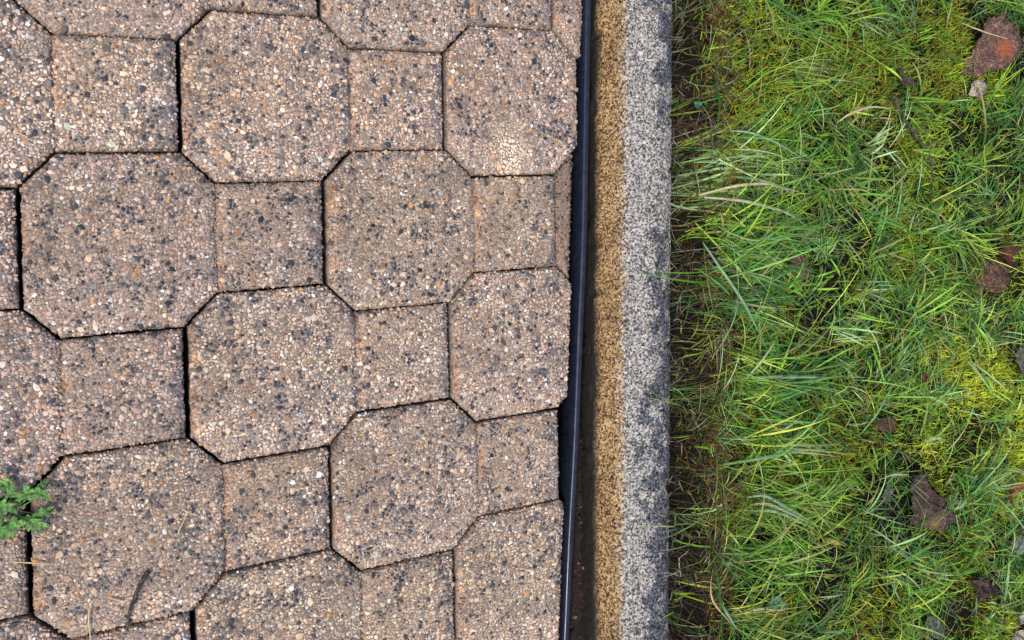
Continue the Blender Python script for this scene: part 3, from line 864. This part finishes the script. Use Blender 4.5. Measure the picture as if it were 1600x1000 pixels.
px_leaf('fallen_leaf', [(1411, 740), (1420, 735), (1432, 733), (1446, 746), (1450, 762), (1464, 774), (1475, 796), (1476, 812), (1462, 824), (1442, 828), (1424, 822), (1428, 798), (1420, 776), (1413, 758)], ZL + 0.004,
        ML['darktan'], 'large dark brown fallen leaf with a paler tan base, in the lower right lawn', 'leaf', 22, tilt=(0.12, -0.1), curl=0.35, ripple=0.004)
px_leaf('fallen_leaf', [(1376, 758), (1386, 752), (1392, 762), (1386, 776), (1378, 786), (1374, 772)], ZL, ML['grey'], 'small grey leaf immediately left of the large dark leaf', 'leaf', 23, curl=0.5)
px_leaf('fallen_leaf', [(1590, 744), (1598, 748), (1590, 766), (1578, 784), (1564, 796), (1562, 790), (1574, 774), (1582, 758)], ZL + 0.006, ML['orange'], 'narrow curled orange brown leaf on the lime moss at the right edge', 'leaf', 24, curl=0.9)
px_leaf('fallen_leaf', [(1506, 905), (1520, 898), (1534, 902), (1544, 912), (1554, 922), (1540, 930), (1530, 938), (1516, 930), (1518, 916)], ZL, ML['dark'], 'crumpled brown leaf in the grass near the bottom right corner', 'leaf', 25, curl=0.7, ripple=0.008, ragged=0.15)
px_leaf('fallen_leaf', [(1432, 955), (1446, 958), (1458, 962), (1466, 980), (1462, 994), (1448, 992), (1438, 978)], ZL, ML['grey'], 'smooth grey leaf at the bottom edge of the lawn', 'leaf', 26, curl=0.2)
px_leaf('leaf_scrap', oval(1590, 962, 14, 9, -0.3), ZL, ML['pale'], 'upper of two pale scraps in the bottom right corner', 'leaf', 27, curl=0.6, ripple=0.005)
px_leaf('leaf_scrap', oval(1592, 993, 18, 8, -0.5), ZL, ML['pale'], 'lower of two pale scraps in the bottom right corner', 'leaf', 28, curl=0.6, ripple=0.005)
px_leaf('leaf_scrap', [(1276, 842), (1290, 839), (1304, 844), (1312, 850), (1298, 850), (1284, 848)], ZL + 0.006, ML['yellow'], 'narrow yellow leaf lying in the lower lawn', 'leaf', 29, curl=0.8)
px_leaf('clover_leaf', oval(1198, 936, 15, 11, 0.5), 0.035, ML['teal'], 'round blue green leaf at the lawn edge near the bottom', 'leaf', 30, curl=0.2)
px_leaf('clover_leaf', oval(1078, 168, 6, 6), 0.0, ML['teal'], 'tiny round green leaf in the trench beside the kerb', 'leaf', 31, curl=0.2)

# small stone
w = at(1592, 852, ZL - 0.01)
import bmesh
bm = bmesh.new(); bmesh.ops.create_icosphere(bm, subdivisions=3, radius=1.0)
for v_ in bm.verts:
    k_ = 1 + 0.22 * (float(fbm(n2, np.array([v_.co.x * 1.7 + 5]), np.array([v_.co.y * 1.7 + v_.co.z]))[0]) - .5) * 2
    v_.co = Vector((v_.co.x * 0.019 * k_, v_.co.y * 0.015 * k_, v_.co.z * 0.011 * k_))
me = bpy.data.meshes.new('pebble'); bm.to_mesh(me); bm.free()
for p_ in me.polygons: p_.use_smooth = True
me.materials.append(ML['stone'])
o = bpy.data.objects.new('pebble', me); C.objects.link(o); o.location = w
tag(o, 'smooth grey green pebble in the grass at the right edge', 'pebble')

# tubes: twigs and stems
def tube(name, pts, rad, mat, parent=None, sides=7, jit=0.15, seed=0):
    r = np.random.default_rng(seed)
    pts = np.array(pts, float)
    # resample
    L_ = np.r_[0, np.cumsum(np.linalg.norm(np.diff(pts, axis=0), axis=1))]
    n = max(6, int(L_[-1] / 0.006)); t = np.linspace(0, L_[-1], n)
    q = np.stack([np.interp(t, L_, pts[:, i]) for i in range(3)], 1)
    for _ in range(3): q[1:-1] = (q[:-2] + 2 * q[1:-1] + q[2:]) / 4
    q[1:-1] += r.normal(0, rad * 0.25, (n - 2, 3))
    V = []; Fc = []
    for i in range(n):
        d = q[min(i + 1, n - 1)] - q[max(i - 1, 0)]; d /= np.linalg.norm(d)
        a_ = np.cross(d, [0, 0, 1.0]); a_ /= np.linalg.norm(a_) + 1e-9; b_ = np.cross(a_, d)
        rr = rad * (1 - 0.55 * i / (n - 1))
        for k in range(sides):
            th = k / sides * 2 * math.pi; kk = rr * (1 + jit * (r.random() - .5) * 2)
            V.append(q[i] + a_ * math.cos(th) * kk + b_ * math.sin(th) * kk)
    for i in range(n - 1):
        for k in range(sides):
            k2 = (k + 1) % sides
            Fc.append((i * sides + k, i * sides + k2, (i + 1) * sides + k2, (i + 1) * sides + k))
    Fc += [tuple(range(sides))[::-1], tuple(range((n - 1) * sides, n * sides))]
    return mesh_obj(name, V, Fc, mat, parent)
ZT = 0.055
tw = tube('twig', [at(*p) for p in ((1396, 148, ZT), (1412, 185, ZT + .006), (1432, 215, ZT + .004), (1450, 235, ZT), (1458, 262, ZT), (1457, 300, ZT - .006), (1455, 318, ZT - .01))], 0.0026, ML['twig'], seed=3)
tag(tw, 'long crooked grey twig lying on the upper lawn', 'twig')
tw = tube('twig', [at(*p) for p in ((1250, 338, .045), (1252, 300, .05), (1255, 270, .05))], 0.0016, ML['twig'], seed=4)
tag(tw, 'short thin grey twig standing among dry blades near the kerb', 'twig')
tw = tube('twig', [at(*p) for p in ((232, 892, .004), (218, 912, .006), (208, 935, .005), (203, 958, .004), (199, 985, .004))], 0.0022, ML['twig'], seed=5)  # twig shape added along the line of a paver crack
tag(tw, 'dark thin twig standing in for a crack across a lower left paver', 'twig')

# single blades that stand out
def blade_thing(name, pts, width, c0, c1, label, cat, mat, seed, group=None):
    r = np.random.default_rng(seed)
    p = np.array([at(*q) for q in pts])
    L_ = np.r_[0, np.cumsum(np.linalg.norm(np.diff(p, axis=0), axis=1))]
    n = 14; t = np.linspace(0, L_[-1], n)
    q = np.stack([np.interp(t, L_, p[:, i]) for i in range(3)], 1)
    for _ in range(2): q[1:-1] = (q[:-2] + 2 * q[1:-1] + q[2:]) / 4
    V = []; cc = []; Fc = []
    ph = (r.random() - .5) * 1.0
    for i in range(n):
        d = q[min(i + 1, n - 1)] - q[max(i - 1, 0)]; d /= np.linalg.norm(d)
        a_ = np.cross(d, [0, 0, 1.0]); a_ /= np.linalg.norm(a_); b_ = np.cross(a_, d)
        s_ = i / (n - 1); w_ = width * 0.5 * max(0.10, min(0.6 + 1.5 * s_, 1.2 - 1.1 * s_ ** 2.5))
        e = math.cos(ph) * a_ + math.sin(ph) * b_; nrm = np.cross(d, e)
        V += [q[i] - e * w_ + nrm * w_ * 0.35, q[i] - nrm * 0.0002, q[i] + e * w_ + nrm * w_ * 0.35]
        cc += [np.array(c0) * (1 - s_) + np.array(c1) * s_] * 3
        if i: Fc += [((i - 1) * 3, (i - 1) * 3 + 1, i * 3 + 1, i * 3), ((i - 1) * 3 + 1, (i - 1) * 3 + 2, i * 3 + 2, i * 3 + 1)]
    o = mesh_obj(name, V, Fc, mat, col=np.array(cc))
    sol = o.modifiers.new('thickness', 'SOLIDIFY'); sol.thickness = 0.00025
    return tag(o, label, cat, group)
cs = lin(206, 190, 146); cg = lin(104, 150, 84); cb_ = lin(140, 172, 140); cy = lin(150, 168, 80); cp = lin(190, 186, 150)
H = 0.066
B = [
 ([(1504, 36, H), (1540, 50, H + .004), (1578, 62, H)], .0024, cs, cs, 'pale straw lying across the large purple brown leaf'),
 ([(1308, 192, H - .01), (1330, 176, H), (1362, 166, H), (1398, 170, H)], .0030, cs, cp, 'pale arched dry blade in the upper middle of the lawn'),
 ([(1140, 204, .05), (1170, 204, H), (1215, 222, H), (1262, 252, H - .01)], .0036, cb_, cb_, 'broad blue green blade reaching right from the lawn edge near the top'),
 ([(1092, 305, .045), (1150, 290, H), (1200, 286, H), (1255, 302, H)], .0034, cs, cp, 'upper dry blade of the bundle bending off the lawn edge'),
 ([(1100, 308, .045), (1160, 312, H), (1215, 326, H), (1240, 335, H), (1275, 368, H - .012)], .0040, cp, cb_, 'lower dry blade of the bundle, bent down at its tip'),
 ([(1118, 352, .045), (1160, 372, H), (1192, 378, H), (1200, 366, H), (1205, 338, H)], .0026, cg, cs, 'hooked blade with a straw coloured tip near the kerb'),
 ([(1098, 378, .045), (1130, 425, H), (1165, 475, H), (1205, 560, H - .01)], .0034, cb_, cg, 'long blade slanting down to the right across the lawn edge'),
 ([(1166, 592, .05), (1190, 566, H), (1214, 530, H)], .0030, cp, cp, 'short pale blade pointing up right beside the brown lawn edge'),
 ([(1170, 590, .05), (1230, 588, H), (1302, 590, H)], .0044, cb_, cb_, 'flat broad blue green blade lying level in mid lawn'),
 ([(1346, 678, .05), (1372, 648, H), (1396, 600, H)], .0044, cg, cb_, 'broad green blade rising above the small oval brown leaf'),
 ([(1130, 726, .045), (1195, 716, H), (1245, 704, H), (1295, 702, H)], .0044, cg, cb_, 'broad green blade crossing the lawn edge left of centre bottom'),
 ([(1166, 778, .05), (1196, 772, H), (1232, 796, H), (1274, 818, H - .01)], .0040, cb_, cb_, 'top blade of a pale blue green fan beside the lawn edge'),
 ([(1170, 790, .05), (1196, 784, H), (1232, 800, H), (1276, 822, H - .01)], .0040, cp, cb_, 'middle blade of a pale blue green fan beside the lawn edge'),
 ([(1174, 800, .05), (1200, 795, H - .004), (1234, 806, H - .004), (1274, 828, H - .012)], .0040, cb_, cb_, 'bottom blade of a pale blue green fan beside the lawn edge'),
 ([(1116, 882, .035), (1110, 915, H - .01), (1112, 938, H), (1146, 978, H - .02)], .0034, cs, cs, 'straw coloured bent blade hanging over the trench near the bottom'),
 ([(1118, 922, .04), (1136, 955, H), (1152, 984, H)], .0056, cg, cb_, 'broad green blade tucked behind the bent straw blade'),
 ([(1148, 962, .04), (1190, 950, H), (1228, 955, H)], .0030, cp, cp, 'pale blade lying level at the bottom of the lawn'),
 ([(1536, 545, H), (1570, 536, H), (1612, 528, H)], .0026, cy, cs, 'yellowish straw above the yellow moss at the right edge'),
 ([(1420, 742, H), (1396, 742, H), (1368, 752, H - .01)], .0030, cp, cb_, 'whitish blade beside the tip of the large dark leaf'),
]
for i, (pts, wd_, c0, c1, lab) in enumerate(B):
    blade_thing('grass_blade', pts, wd_, c0, c1, lab, 'grass blade', MGRASS, 300 + i, 'single grass blades standing out on the lawn')
STR = [
 ([(14, 878, .004), (50, 880, .005), (90, 882, .004)], 'pale straw lying level across the joint below the weed'),
 ([(142, 1000, .004), (138, 968, .005), (140, 945, .006), (152, 932, .004)], 'curved pale straw standing on the lower left paver'),
 ([(170, 934, .004), (200, 943, .005)], 'short straw touching the dark twig on its left side'),
 ([(222, 938, .004), (254, 920, .005)], 'short straw touching the dark twig on its right side'),
 ([(277, 835, .004), (292, 805, .005)], 'lower of two tiny straws on the lower left paver'),
 ([(284, 796, .004), (314, 808, .004)], 'upper of two tiny straws on the lower left paver'),
]
for i, (pts, lab) in enumerate(STR):
    blade_thing('straw', pts, .0012, cs, cs, lab, 'straw', MDRY, 400 + i, 'straws on the pavers')

# weed growing out of the joint at the left edge
wc = at(20, 800, 0.0); wc[2] = -0.012
weed = empty('weed', wc)
tag(weed, 'small green weed with lobed leaves growing from the paver joint at the left edge', 'weed')
WL = [((40, 772), 24, 0.3), ((64, 772), 17, -0.5), ((48, 818), 26, -0.3), ((66, 802), 18, 0.5), ((12, 762), 22, 2.2), ((2, 792), 24, 3.0), ((14, 828), 26, -2.4), ((66, 756), 10, 0.9), ((-14, 820), 24, 3.3)]
for i, ((px_, py_), sz, ang) in enumerate(WL):
    r = np.random.default_rng(600 + i)
    zc = 0.008 + 0.010 * r.random()
    c = at(px_, py_, zc) - wc
    sz *= 0.00046
    out = []
    n = 44
    for k in range(n):
        t = k / n * 2 * math.pi
        rad = sz * (0.80 + 0.12 * math.cos(2 * t + 1) + 0.24 * math.cos((5 + i % 3) * t) + 0.08 * math.cos(13 * t + i) + 0.08 * (r.random() - .5))
        x_, y_ = rad * math.cos(t) * 1.15, rad * math.sin(t) * 0.68
        out.append((x_ * math.cos(ang) - y_ * math.sin(ang), x_ * math.sin(ang) + y_ * math.cos(ang)))
    lf = leaf_mesh('leaf', out, ML['weed'], 620 + i, curl=0.2, ripple=0.002, parent=weed, ragged=0.02, vein=ang + 0.001, thick=0.0004)
    lf.location = c
    lf.rotation_euler = ((r.random() - .5) * 0.7, (r.random() - .5) * 0.7, 0)
    mid = c * np.array([0.5, 0.5, 0.9])
    tube('stem', [np.zeros(3), mid, c - np.array([0, 0, 0.001])], 0.0009, ML['weed'], weed, sides=6, seed=650 + i)
